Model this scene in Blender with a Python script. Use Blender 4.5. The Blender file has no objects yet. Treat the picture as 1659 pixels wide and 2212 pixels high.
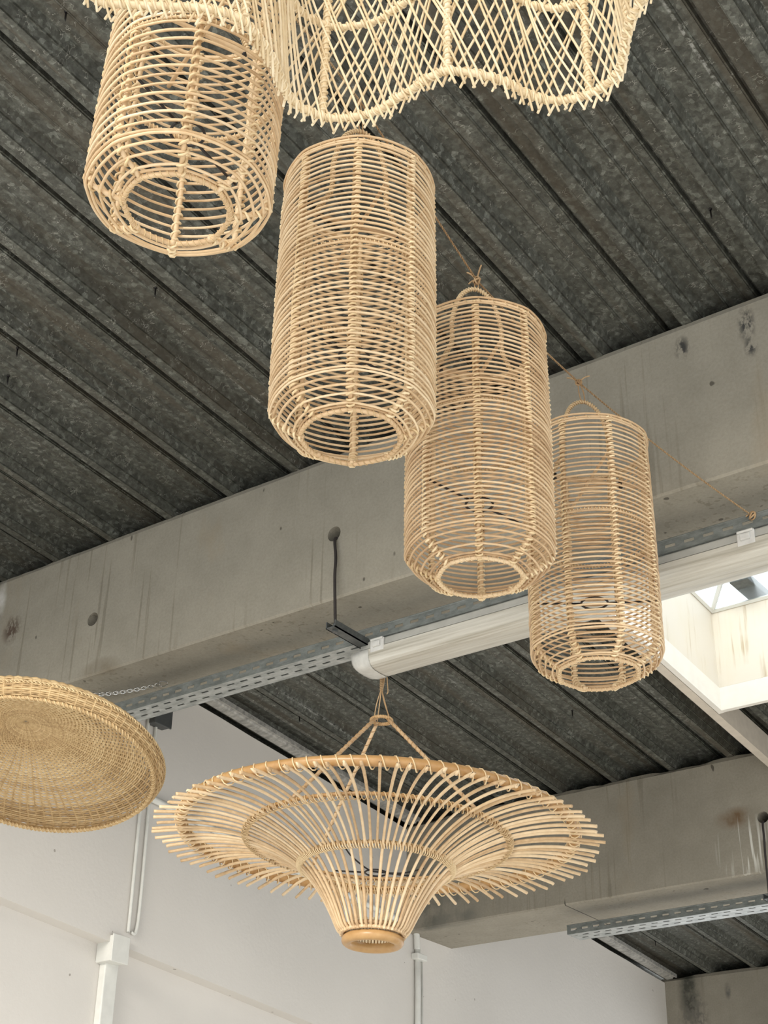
import bpy, bmesh, math, random
import numpy as np
from mathutils import Matrix, Vector
random.seed(7); RNG = np.random.default_rng(7)
PI = math.pi
SC = bpy.context.scene
COL = SC.collection

# ------------------------------------------------------------------ camera
PITCH, ROLL, YAW, FPX = math.radians(29.467), math.radians(1.2077), math.radians(36.861), 3316.0
SLOPE = math.radians(4.925)
def _cam():
    cp, sp = math.cos(PITCH), math.sin(PITCH)
    f = np.array([0, cp, sp]); u0 = np.array([0, -sp, cp]); r0 = np.array([1., 0, 0])
    R = math.cos(ROLL)*r0+math.sin(ROLL)*u0; U = -math.sin(ROLL)*r0+math.cos(ROLL)*u0
    M = np.array([[math.cos(YAW), -math.sin(YAW), 0], [math.sin(YAW), math.cos(YAW), 0], [0, 0, 1]])
    return M@R, M@U, M@f
CR, CU, CF = _cam()
CAM = np.array([0, 0, 1.6])
def ray(px, py): return CF+((px-829.5)/FPX)*CR-((py-1106)/FPX)*CU
def at_y(px, py, y): d = ray(px, py); return CAM+d*(y/d[1])
def at_x(px, py, x): d = ray(px, py); return CAM+d*(x/d[0])
def at_z(px, py, z): d = ray(px, py); return CAM+d*((z-1.6)/d[2])
def at_d(px, py, dep): return CAM+ray(px, py)*dep
def proj(p):
    v = np.asarray(p, float)-CAM; w = v@CF
    return 829.5+FPX*(v@CR)/w, 1106-FPX*(v@CU)/w

cd = bpy.data.cameras.new('camera'); cam = bpy.data.objects.new('camera', cd); COL.objects.link(cam)
cd.sensor_fit = 'VERTICAL'; cd.sensor_height = 36; cd.lens = FPX/2212*36
mw = Matrix.Identity(4)
for i in range(3):
    mw[i][0] = CR[i]; mw[i][1] = CU[i]; mw[i][2] = -CF[i]; mw[i][3] = CAM[i]
cam.matrix_world = mw; cd.clip_start = .05; cd.clip_end = 200
SC.camera = cam

# ------------------------------------------------------------------ materials
def nodes(name):
    m = bpy.data.materials.new(name); m.use_nodes = True
    nt = m.node_tree; b = nt.nodes['Principled BSDF']
    return m, nt, b
def N(nt, t, **k):
    n = nt.nodes.new(t)
    for a, v in k.items():
        if a in n.inputs: n.inputs[a].default_value = v
        else: setattr(n, a, v)
    return n
def ramp(nt, src, stops):
    r = nt.nodes.new('ShaderNodeValToRGB'); nt.links.new(src, r.inputs[0])
    el = r.color_ramp.elements
    while len(el) < len(stops): el.new(.5)
    for e, (p, c) in zip(el, stops): e.position = p; e.color = (*c, 1)
    return r.outputs[0]
def mixc(nt, fac, a, b, mode='MIX'):
    m = nt.nodes.new('ShaderNodeMix'); m.data_type = 'RGBA'; m.blend_type = mode
    for s, v in ((m.inputs[0], fac), (m.inputs[6], a), (m.inputs[7], b)):
        if hasattr(v, 'is_linked') or hasattr(v, 'links'): nt.links.new(v, s)
        elif isinstance(v, (int, float)): s.default_value = v
        else: s.default_value = (*v, 1)
    return m.outputs[2]
def coords(nt, scale=(1, 1, 1), rot=(0, 0, 0), which='Object'):
    tc = nt.nodes.new('ShaderNodeTexCoord'); mp = nt.nodes.new('ShaderNodeMapping')
    mp.inputs['Scale'].default_value = scale; mp.inputs['Rotation'].default_value = rot
    nt.links.new(tc.outputs[which], mp.inputs[0]); return mp.outputs[0]
def noise(nt, vec, scale, detail=4, rough=.55):
    n = N(nt, 'ShaderNodeTexNoise'); n.inputs['Scale'].default_value = scale
    n.inputs['Detail'].default_value = detail; n.inputs['Roughness'].default_value = rough
    nt.links.new(vec, n.inputs['Vector']); return n.outputs[0]
def bump(nt, b, h, strength, dist):
    bp = nt.nodes.new('ShaderNodeBump'); bp.inputs['Strength'].default_value = strength
    bp.inputs['Distance'].default_value = dist
    nt.links.new(h, bp.inputs['Height']); nt.links.new(bp.outputs[0], b.inputs['Normal'])

def cane_mat(name, dark, mid, light, rough=.5, nscale=60):
    m, nt, b = nodes(name)
    at = nt.nodes.new('ShaderNodeAttribute'); at.attribute_name = 'tone'
    v = coords(nt)
    n = noise(nt, v, nscale, 3)
    n2 = noise(nt, v, 7, 2)
    ma = N(nt, 'ShaderNodeMath', operation='MULTIPLY_ADD'); nt.links.new(n, ma.inputs[0]); ma.inputs[1].default_value = .7
    nt.links.new(at.outputs['Fac'], ma.inputs[2])
    mb = N(nt, 'ShaderNodeMath', operation='MULTIPLY_ADD'); nt.links.new(n2, mb.inputs[0]); mb.inputs[1].default_value = .5
    nt.links.new(ma.outputs[0], mb.inputs[2])
    c = ramp(nt, mb.outputs[0], [(.45, dark), (.95, mid), (1.4 if False else 1.0, light)])
    mc = N(nt, 'ShaderNodeMath', operation='MULTIPLY'); nt.links.new(mb.outputs[0], mc.inputs[0]); mc.inputs[1].default_value = .62
    c = ramp(nt, mc.outputs[0], [(.22, dark), (.55, mid), (.9, light)])
    nt.links.new(c, b.inputs['Base Color']); b.inputs['Roughness'].default_value = rough
    bump(nt, b, n, .25, .001)
    return m
CANE = cane_mat('pale_cane', (.38, .23, .11), (.67, .48, .28), (.84, .67, .45))
CANE_HONEY = cane_mat('honey_cane', (.34, .20, .10), (.61, .42, .24), (.79, .60, .38))
CANE_DARK = cane_mat('brown_cane', (.26, .14, .05), (.44, .26, .11), (.58, .37, .18), .38)
CANE_RIM = cane_mat('polished_rim_cane', (.30, .155, .055), (.46, .27, .11), (.58, .37, .17), .33)
CANE_LIGHT = cane_mat('bleached_cane', (.48, .34, .18), (.74, .59, .37), (.88, .76, .55))
BIND = cane_mat('cane_binding', (.36, .22, .10), (.70, .52, .29), (.88, .72, .47), .5, 150)
WOVEN = cane_mat('seagrass', (.32, .20, .09), (.58, .41, .21), (.80, .63, .37), .6, 90)
JUTE = cane_mat('jute', (.24, .14, .07), (.42, .27, .14), (.58, .42, .25), .9, 220)

def flat_mat(name, col, rough=.5, metal=0, var=.12, ns=25):
    m, nt, b = nodes(name); v = coords(nt); n = noise(nt, v, ns, 4)
    c = ramp(nt, n, [(.3, tuple(x*(1-var) for x in col)), (.7, tuple(min(1, x*(1+var)) for x in col))])
    nt.links.new(c, b.inputs['Base Color']); b.inputs['Roughness'].default_value = rough
    b.inputs['Metallic'].default_value = metal; bump(nt, b, n, .1, .002); return m
BLACK = flat_mat('black_wire', (.012, .010, .010), .45)
ROD = flat_mat('weathered_rod', (.045, .038, .036), .6, .3)
BOXM = flat_mat('dark_grey_plastic', (.07, .075, .075), .5)
WHITEP = flat_mat('white_painted_metal', (.74, .74, .70), .5, 0, .05)
PLASTIC = flat_mat('clear_clip_plastic', (.62, .62, .60), .25)
CHROME = flat_mat('bright_chain', (.62, .62, .60), .22, 1, .1)
GALVB = flat_mat('galvanised_bracket', (.12, .13, .13), .5, .5, .25, 60)

def spot(nt, pos, size, src=None, lo=.45, hi=.6):
    """mask of a mark with its own place: soft ellipsoid around pos (object = world coordinates), broken up by noise"""
    tc = nt.nodes.new('ShaderNodeTexCoord'); mp = nt.nodes.new('ShaderNodeMapping'); mp.vector_type = 'POINT'
    mp.inputs['Scale'].default_value = tuple(1/q for q in size); mp.inputs['Location'].default_value = tuple(-p/q for p, q in zip(pos, size))
    nt.links.new(tc.outputs['Object'], mp.inputs[0])
    l = nt.nodes.new('ShaderNodeVectorMath'); l.operation = 'LENGTH'; nt.links.new(mp.outputs[0], l.inputs[0])
    r = N(nt, 'ShaderNodeMapRange'); r.inputs[1].default_value = 1; r.inputs[2].default_value = .35; nt.links.new(l.outputs['Value'], r.inputs[0])
    if src is None: return r.outputs[0]
    t = N(nt, 'ShaderNodeMapRange'); t.inputs[1].default_value = lo; t.inputs[2].default_value = hi; nt.links.new(src, t.inputs[0])
    m = N(nt, 'ShaderNodeMath', operation='MULTIPLY'); nt.links.new(r.outputs[0], m.inputs[0]); nt.links.new(t.outputs[0], m.inputs[1])
    return m.outputs[0]
def concrete(name, base, marks=()):
    m, nt, b = nodes(name)
    v = coords(nt); big = noise(nt, v, 1.5, 3, .5); mid_ = noise(nt, v, 9, 5, .6); fine = noise(nt, v, 120, 5, .7)
    c = ramp(nt, big, [(.3, tuple(x*.90 for x in base)), (.7, tuple(x*1.08 for x in base))])
    c = mixc(nt, 1.0, c, ramp(nt, mid_, [(.3, (.90, .90, .89)), (.65, (1.04, 1.04, 1.04))]), 'MULTIPLY')
    c = mixc(nt, 1.0, c, ramp(nt, fine, [(.25, (.86, .86, .85)), (.6, (1.03, 1.03, 1.03))]), 'MULTIPLY')
    # thin vertical run marks
    st = noise(nt, coords(nt, (1, 1, .03)), 62, 2, .5)
    brk = noise(nt, coords(nt, (1, 1, .6)), 2.6, 2, .5)
    line = ramp(nt, st, [(.600, (1, 1, 1)), (.64, (.80, .79, .76)), (.69, (.66, .65, .62))])
    c = mixc(nt, ramp(nt, brk, [(.42, (0, 0, 0)), (.62, (.75, .75, .75))]), c, mixc(nt, 1.0, c, line, 'MULTIPLY'))
    # pits
    p = noise(nt, coords(nt, (1.0, 1.0, .55), (0, .5, 0)), 30, 1, .3)
    c = mixc(nt, 1.0, c, ramp(nt, p, [(.765, (1, 1, 1)), (.79, (.35, .34, .33))]), 'MULTIPLY')
    sp = noise(nt, coords(nt, (1, 1, .5)), 3.4, 4, .6)
    c = mixc(nt, ramp(nt, sp, [(.60, (0, 0, 0)), (.74, (.4, .4, .4))]), c, tuple(x*y for x, y in zip(base, (1.02, .86, .66))))
    blot = noise(nt, coords(nt, (1, 1, .6)), 42, 4, .7); drip = noise(nt, coords(nt, (1, 1, .05)), 75, 1, .4)
    for pos, size, col, kind in marks:
        f = spot(nt, pos, size, {'b': blot, 'd': drip, 's': mid_, '': None}[kind], *{'b': (.44, .56), 'd': (.55, .62), 's': (.35, .6), '': (0, 1)}[kind])
        c = mixc(nt, f, c, col)
    nt.links.new(c, b.inputs['Base Color']); b.inputs['Roughness'].default_value = .88
    bump(nt, b, fine, .2, .002)
    return m
def P_(px, py, y): return tuple(float(q) for q in at_y(px, py, y))
CONC = concrete('cast_concrete', (.320, .298, .246), [
    (P_(1473, 752, 2.9), (.024, .05, .040), (.045, .045, .042), 'b'), (P_(1612, 700, 2.9), (.026, .05, .062), (.05, .05, .048), 'b'),
    (P_(1622, 748, 2.9), (.020, .05, .034), (.06, .06, .055), 'b'), (P_(2, 1300, 2.9), (.03, .05, .09), (.62, .61, .58), 's'),
    (P_(215, 1510-60, 2.9), (.10, .05, .05), (.20, .17, .12), 's'), (P_(25, 1360, 2.9), (.05, .05, .06), (.10, .07, .05), 'b')])
CONC2 = concrete('cast_concrete_far', (.31, .285, .235), [
    (P_(1590, 1768, 5.233), (.10, .08, .05), (.17, .11, .06), 's'), (P_(1615, 1830, 5.233), (.14, .06, .13), (.66, .65, .60), 'd'),
    (P_(925, 1960, 5.233), (.10, .06, .20), (.10, .10, .085), 's'), (P_(985, 1965, 5.233), (.16, .06, .14), (.17, .165, .14), 's'),
    (tuple(float(q) for q in at_z(1254, 1971, 3.229)), (.004, 1.2, .03), (.06, .055, .045), ''),
    (P_(1490, 2140, 7.6), (.08, .06, .26), (.075, .075, .06), 's'), (P_(1500, 2200, 7.6), (.10, .06, .16), (.16, .15, .13), 'b'), (P_(1572, 2140, 7.6), (.02, .05, .05), (.09, .09, .09), 's')])

def deck_mat():
    m, nt, b = nodes('galvanised_deck')
    v = coords(nt)
    vo = N(nt, 'ShaderNodeTexVoronoi'); vo.inputs['Scale'].default_value = 95; nt.links.new(coords(nt, (1, .8, 1)), vo.inputs['Vector'])
    n0 = noise(nt, v, 1.9, 4, .6); n1 = noise(nt, v, 55, 5, .7)
    ns = noise(nt, coords(nt, (9, .30, 1)), 2.4, 3, .6)
    c = ramp(nt, n0, [(.3, (.082, .086, .074)), (.7, (.128, .132, .116))])
    sep = N(nt, 'ShaderNodeSeparateColor'); nt.links.new(vo.outputs['Color'], sep.inputs[0])
    c = mixc(nt, .85, c, ramp(nt, sep.outputs[0], [(0, (.66, .66, .66)), (.8, (1.15, 1.15, 1.15)), (1, (1.9, 1.95, 2.0))]), 'MULTIPLY')
    c = mixc(nt, .9, c, ramp(nt, n1, [(.36, (.62, .60, .57)), (.55, (1, 1, 1)), (.66, (1.5, 1.5, 1.5))]), 'MULTIPLY')
    c = mixc(nt, ramp(nt, ns, [(.50, (0, 0, 0)), (.66, (.6, .6, .6))]), c, (.092, .076, .054))
    # zinc streaks along the sheet and short curly scratches
    zs = noise(nt, coords(nt, (14, .12, 1)), 3.4, 3, .6)
    zf = mixc(nt, 1.0, ramp(nt, zs, [(.66, (0, 0, 0)), (.72, (.8, .8, .8))]), ramp(nt, n1, [(.45, (0, 0, 0)), (.6, (1, 1, 1))]), 'MULTIPLY')
    c = mixc(nt, zf, c, (.42, .43, .41))
    w = noise(nt, coords(nt, (1.0, 1.6, 1), (0, 0, .5)), 48, 2, .5)
    wr = ramp(nt, w, [(.480, (0, 0, 0)), (.50, (1, 1, 1)), (.520, (0, 0, 0))])
    msk = ramp(nt, noise(nt, v, 34, 2, .5), [(.54, (0, 0, 0)), (.62, (.85, .85, .85))])
    c = mixc(nt, mixc(nt, 1.0, wr, msk, 'MULTIPLY'), c, (.40, .40, .36))
    nt.links.new(c, b.inputs['Base Color']); b.inputs['Metallic'].default_value = .25
    b.inputs['Roughness'].default_value = .5
    bump(nt, b, n1, .12, .001); return m
DECK = deck_mat()
def wall_mat(name, col):
    m, nt, b = nodes(name); v = coords(nt); n = noise(nt, v, 1.3, 4); f = noise(nt, v, 60, 4, .6)
    c = ramp(nt, n, [(.3, tuple(x*.94 for x in col)), (.7, tuple(x*1.03 for x in col))])
    p = noise(nt, v, 34, 1, .3)
    pm = ramp(nt, p, [(.80, (1, 1, 1)), (.815, (.55, .53, .5))]); c = mixc(nt, 1.0, c, pm, 'MULTIPLY')
    nt.links.new(c, b.inputs['Base Color']); b.inputs['Roughness'].default_value = .8
    bump(nt, b, f, .25, .003); return m
WALL = wall_mat('white_wall_paint', (.72, .69, .65))
FLOORM = wall_mat('floor_concrete', (.66, .63, .58))
def galv(name, a, c_, metal=.4):
    m, nt, b = nodes(name); v = coords(nt, (.4, 1, 1)); n = noise(nt, v, 45, 5, .7)
    c = ramp(nt, n, [(.3, a), (.65, c_)])
    nt.links.new(c, b.inputs['Base Color']); b.inputs['Roughness'].default_value = .42
    b.inputs['Metallic'].default_value = metal; return m
TRAY = galv('zinc_tray', (.22, .24, .235), (.50, .52, .51))
FLASH = galv('zinc_flashing', (.20, .20, .19), (.52, .51, .48), .1)
def fixture_mat():
    m, nt, b = nodes('aged_diffuser'); v = coords(nt, (.5, 14, 14)); n = noise(nt, v, 4, 5, .65)
    c = ramp(nt, n, [(.32, (.34, .32, .26)), (.5, (.52, .50, .44)), (.7, (.64, .63, .57))])
    nt.links.new(c, b.inputs['Base Color']); b.inputs['Roughness'].default_value = .3
    b.inputs['Subsurface Weight'].default_value = 0.0
    return m
DIFF = fixture_mat()
HOUS = flat_mat('fixture_housing', (.42, .42, .39), .4, 0, .08)
ENDCAP = flat_mat('frosted_end_cap', (.60, .60, .57), .15, 0, .12, 40)
def curb_mat():
    m, nt, b = nodes('stained_curb_plastic')
    v = coords(nt, (26, 26, .9)); st = noise(nt, v, 2.4, 4, .6); fi = noise(nt, coords(nt, (1, 1, .6)), 5, 4)
    c = ramp(nt, st, [(.33, (.42, .31, .17)), (.44, (.72, .66, .55)), (1, (.78, .74, .67))])
    f = ramp(nt, fi, [(.45, (0, 0, 0)), (.62, (1, 1, 1))])
    c = mixc(nt, f, (.74, .69, .61), c)
    nt.links.new(c, b.inputs['Base Color']); b.inputs['Roughness'].default_value = .4
    return m
CURB = curb_mat()
WOOD = flat_mat('primed_timber', (.60, .54, .46), .6, 0, .08)
def glass_mat():
    m = bpy.data.materials.new('skylight_glazing'); m.use_nodes = True; nt = m.node_tree; nt.nodes.remove(nt.nodes['Principled BSDF'])
    t = nt.nodes.new('ShaderNodeBsdfTransparent'); t.inputs[0].default_value = (.93, .95, .95, 1)
    g = nt.nodes.new('ShaderNodeBsdfGlossy'); g.inputs['Roughness'].default_value = .15
    l = nt.nodes.new('ShaderNodeBsdfTranslucent'); l.inputs[0].default_value = (.85, .90, .92, 1)
    a = nt.nodes.new('ShaderNodeMixShader'); a.inputs[0].default_value = .06; b = nt.nodes.new('ShaderNodeMixShader'); b.inputs[0].default_value = .22
    nt.links.new(t.outputs[0], a.inputs[1]); nt.links.new(g.outputs[0], a.inputs[2])
    nt.links.new(a.outputs[0], b.inputs[1]); nt.links.new(l.outputs[0], b.inputs[2])
    nt.links.new(b.outputs[0], nt.nodes['Material Output'].inputs[0]); return m
GLASS = glass_mat()

# ------------------------------------------------------------------ mesh building
class MB:
    def __init__(s): s.v = []; s.f = []; s.t = []; s.n = 0
    def add(s, v, f, tone=.3):
        v = np.asarray(v, float); s.v.append(v); s.f.extend([tuple(int(i)+s.n for i in q) for q in f])
        s.t.append(np.full(len(v), tone)); s.n += len(v)
    def tube(s, pts, r, sides=6, closed=False, ref=None, tone=None, cap=True, flat=None):
        p = np.asarray(pts, float); n = len(p)
        if tone is None: tone = float(RNG.uniform(.1, .7))
        if closed: t = np.roll(p, -1, 0)-np.roll(p, 1, 0)
        else: t = np.gradient(p, axis=0)
        t /= np.linalg.norm(t, axis=1)[:, None]+1e-12
        if ref is None:
            m = np.abs(t).mean(0); ref = np.zeros(3); ref[int(np.argmin(np.abs(t).max(0)))] = 1
        ref = np.broadcast_to(np.asarray(ref, float), p.shape)
        a = ref-(ref*t).sum(1)[:, None]*t; a /= np.linalg.norm(a, axis=1)[:, None]+1e-12
        b = np.cross(t, a)
        rr = np.broadcast_to(np.asarray(r, float), (n,))
        ang = np.arange(sides)*2*PI/sides
        fl = 1 if flat is None else flat
        v = p[:, None, :]+rr[:, None, None]*(fl*np.cos(ang)[None, :, None]*a[:, None, :]+np.sin(ang)[None, :, None]*b[:, None, :])
        v = v.reshape(-1, 3)
        f = []
        for i in range(n if closed else n-1):
            j = (i+1) % n
            for k in range(sides):
                l = (k+1) % sides
                f.append((i*sides+k, i*sides+l, j*sides+l, j*sides+k))
        if not closed and cap:
            f.append(tuple(range(sides))[::-1]); f.append(tuple((n-1)*sides+k for k in range(sides)))
        s.add(v, f, tone)
    def helix(s, core, rad, r, turns, closed=False, per=8, sides=4, phase=0, tone=None, squash=1.0, ref=None):
        c = np.asarray(core, float)
        if closed: c = np.vstack([c, c[:1]])
        d = np.r_[0, np.cumsum(np.linalg.norm(np.diff(c, axis=0), axis=1))]
        m = int(turns*per)+1; q = np.linspace(0, d[-1], m)
        p = np.stack([np.interp(q, d, c[:, k]) for k in range(3)], 1)
        t = np.gradient(p, axis=0)
        if closed: t[0] = t[-1] = t[0]+t[-1]
        t /= np.linalg.norm(t, axis=1)[:, None]+1e-12
        rf = np.zeros(3) if ref is None else ref
        if ref is None: rf[int(np.argmin(np.abs(t).max(0)))] = 1
        a = rf-(t@rf)[:, None]*t; a /= np.linalg.norm(a, axis=1)[:, None]; b = np.cross(t, a)
        ph = np.linspace(0, turns*2*PI, m)+phase
        o = np.cos(ph)[:, None]*a*squash+np.sin(ph)[:, None]*b
        pts = p+o*rad
        if closed: pts = pts[:-1]; o = o[:-1]
        s.tube(pts, r, sides, closed, ref=o, tone=tone)
    def box(s, lo, hi, M=None, tone=.3):
        x0, y0, z0 = lo; x1, y1, z1 = hi
        v = np.array([(x0, y0, z0), (x1, y0, z0), (x1, y1, z0), (x0, y1, z0), (x0, y0, z1), (x1, y0, z1), (x1, y1, z1), (x0, y1, z1)], float)
        if M is not None: v = np.array([M@Vector(q) for q in v])
        s.add(v, [(0, 3, 2, 1), (4, 5, 6, 7), (0, 1, 5, 4), (1, 2, 6, 5), (2, 3, 7, 6), (3, 0, 4, 7)], tone)
    def prism_x(s, prof, x0, x1, tone=.3):
        """closed (y,z) profile extruded along x"""
        n = len(prof); v = [(x0, y, z) for y, z in prof]+[(x1, y, z) for y, z in prof]
        f = [(i, (i+1) % n, n+(i+1) % n, n+i) for i in range(n)]+[tuple(range(n))[::-1], tuple(range(n, 2*n))]
        s.add(v, f, tone)
    def mesh(s, name, smooth=True):
        me = bpy.data.meshes.new(name)
        v = np.vstack(s.v); me.from_pydata(v.tolist(), [], s.f)
        a = me.attributes.new('tone', 'FLOAT', 'POINT'); a.data.foreach_set('value', np.concatenate(s.t))
        if smooth: me.polygons.foreach_set('use_smooth', [True]*len(me.polygons))
        me.update(); return me
    def build(s, name, m, parent=None, smooth=True, bevel=0, loc=None):
        me = s.mesh(name, smooth); me.materials.append(m)
        o = bpy.data.objects.new(name, me); COL.objects.link(o)
        if parent is not None: o.parent = parent
        if loc is not None: o.location = loc
        if bevel:
            bv = o.modifiers.new('bevel', 'BEVEL'); bv.width = bevel; bv.segments = 2; bv.limit_method = 'ANGLE'
        return o
def thing(name, label, cat, loc, rotz=0, group=None, mat=None):
    o = bpy.data.objects.new(name, None); COL.objects.link(o); o.empty_display_size = .1
    if mat is not None: o.matrix_world = mat
    else: o.location = loc; o.rotation_euler = (0, 0, rotz)
    tag(o, label, cat, group); return o
def tag(o, label, cat, group=None):
    o['label'] = label; o['category'] = cat
    if group: o['group'] = group
    return o
def struct(o, label, cat='structure'):
    o['kind'] = 'structure'; o['label'] = label; o['category'] = cat; return o
def circ(r, z=0, n=72, ph=0):
    a = np.arange(n)*2*PI/n+ph
    return np.stack([r*np.cos(a), r*np.sin(a), np.full(n, z)], 1)
def smooth_path(P, n, closed=False):
    P = np.asarray(P, float); m = len(P); out = []
    segs = m if closed else m-1
    for i in range(segs):
        if closed: p0, p1, p2, p3 = P[(i-1) % m], P[i], P[(i+1) % m], P[(i+2) % m]
        else: p0, p1, p2, p3 = P[max(i-1, 0)], P[i], P[i+1], P[min(i+2, m-1)]
        for t in np.arange(n)/n:
            out.append(.5*((2*p1)+(-p0+p2)*t+(2*p0-5*p1+4*p2-p3)*t*t+(-p0+3*p1-3*p2+p3)*t**3))
    if not closed: out.append(P[-1])
    return np.array(out)

# ------------------------------------------------------------------ the shed
XW = -3.764
Z0 = 3.897                                        # roof underside plane at the face of the first beam (y = 2.9)
def zp(y): return Z0-(y-2.9)*math.tan(SLOPE)
BEAMS = [(2.9, .345), (5.233, .345), (7.60, .345)]
BH = .466
SKX0, SKX1, SKY0, SKY1 = -2.03, -.98, 3.50, 4.685

def make_deck():
    """trapezoidal decking, 250 mm pitch; low ribs rest on the beams"""
    prof = []
    h = .050
    per = [(-.024, 0), (0.0, 0), (.009, .024), (.015, .024), (.026, h), (.074, h), (.080, h-.005), (.086, h), (.122, h), (.128, h-.005), (.134, h), (.150, h), (.151, h+.022), (.168, h+.022), (.170, h), (.214, h)]
    k0, k1 = -10, 17
    for k in range(k0, k1):
        base = -1.49+.25*k
        for x, z in per: prof.append((base+x, z))
    prof = [p for p in prof if p[0] >= XW-.3]
    mb = MB()
    Y0, Y1 = .5, 8.4
    def strip(a, b, ya, yb):
        n = max(1, int((yb-ya)/.4))
        ys = np.linspace(ya, yb, n+1); v = []; f = []
        for y in ys:
            v.append((a[0], y, zp(y)+a[1])); v.append((b[0], y, zp(y)+b[1]))
        for i in range(n): f.append((2*i, 2*i+2, 2*i+3, 2*i+1))
        mb.add(v, f)
    for a, b in zip(prof[:-1], prof[1:]):
        xm = (a[0]+b[0])/2
        if SKX0-.02 < xm < SKX1+.02: strip(a, b, Y0, SKY0); strip(a, b, SKY1+.01, Y1)
        else: strip(a, b, Y0, Y1)
    o = mb.build('ceiling', DECK, smooth=False)
    sd = o.modifiers.new('thickness', 'SOLIDIFY'); sd.thickness = .004; sd.offset = 1
    struct(o, 'dark galvanised trapezoidal metal roof decking', 'ceiling')
make_deck()

def noise1(n, amp, seed, sm=3):
    r = np.random.default_rng(seed); a = r.normal(0, 1, n)
    k = np.ones(sm)/sm; a = np.convolve(a, k, 'same'); return amp*a
def make_beam(y, w, seed, amp, holes, label, mat):
    zt = zp(y); zb = zt-BH; x0, x1 = XW-.02, 4.6
    n = 260; xs = np.linspace(x0, x1, n)
    jt = noise1(n, amp, seed, 4); jb = noise1(n, amp*.35, seed+1, 9)
    jt = np.minimum(jt, 0.001)
    v = []; f = []
    for i, x in enumerate(xs):
        zt2 = zp(y+w)
        sec = [(y, zb+jb[i]), (y-.0, zb+.006+jb[i]), (y, zt-.02), (y+.008+abs(jt[i]), zt-.003+jt[i]), (y+.05, zt-.004), (y+.17, zt-.012), (y+.18, zt+.058), (y+w-.01, zt2+.060), (y+w, zt2-.01), (y+w, zb+.005), (y+w-.004, zb)]  # rear top raised into the deck, added to block light over the beam
        sec[0] = (y+.005, zb+jb[i])
        for yy, zz in sec: v.append((x, yy, zz))
    m = 11
    for i in range(n-1):
        for k in range(m):
            l = (k+1) % m; f.append((i*m+k, (i+1)*m+k, (i+1)*m+l, i*m+l))
    f.append(tuple(range(m))); f.append(tuple((n-1)*m+k for k in range(m))[::-1])
    mb = MB(); mb.add(v, f); o = mb.build('concrete_beam', mat, smooth=False)
    bm = bmesh.new(); bm.from_mesh(o.data); bmesh.ops.recalc_face_normals(bm, faces=bm.faces); bm.to_mesh(o.data); bm.free()
    for hx, hz in holes:
        cb = MB(); a = np.arange(20)*2*PI/20
        prof = np.stack([hx+.0225*np.cos(a), np.full(20, y-.05), hz+.0225*np.sin(a)], 1)
        p2 = prof.copy(); p2[:, 1] = y+.22
        cb.add(np.vstack([prof, p2]), [(i, (i+1) % 20, 20+(i+1) % 20, 20+i) for i in range(20)]+[tuple(range(20))[::-1], tuple(range(20, 40))])
        c = cb.build('cutter', mat, smooth=False)
        bm = bmesh.new(); bm.from_mesh(c.data); bmesh.ops.recalc_face_normals(bm, faces=bm.faces); bm.to_mesh(c.data); bm.free()
        md = o.modifiers.new('b', 'BOOLEAN'); md.object = c; md.operation = 'DIFFERENCE'; md.solver = 'EXACT'
        bpy.context.view_layer.update()
        me = bpy.data.meshes.new_from_object(o.evaluated_get(bpy.context.evaluated_depsgraph_get()))
        o.modifiers.clear(); o.data = me; bpy.data.objects.remove(c)
    o.data.name = 'concrete_beam'
    o['kind'] = 'structure'; o['label'] = label; o['category'] = 'beam'
    return o
make_beam(2.9, .345, 3, .0016, [(-2.345, 3.633), (-3.288, 3.624)], 'nearest concrete roof beam, with two round holes, behind the cane shades', CONC)
make_beam(5.233, .345, 8, .006, [(-2.146, 3.433)], 'second concrete roof beam, chipped along its top edge, right of the wide flared shade', CONC2)
make_beam(7.60, .345, 14, .004, [], 'farthest concrete roof beam at the lower right corner', CONC2)
# seam across the soffit of the second beam
sb = MB(); zsb = zp(5.233)-BH
pa, pb = at_z(1225, 1953, zsb), at_z(1283, 1989, zsb)
XSEAM = float((pa[0]+pb[0])/2)

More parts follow.
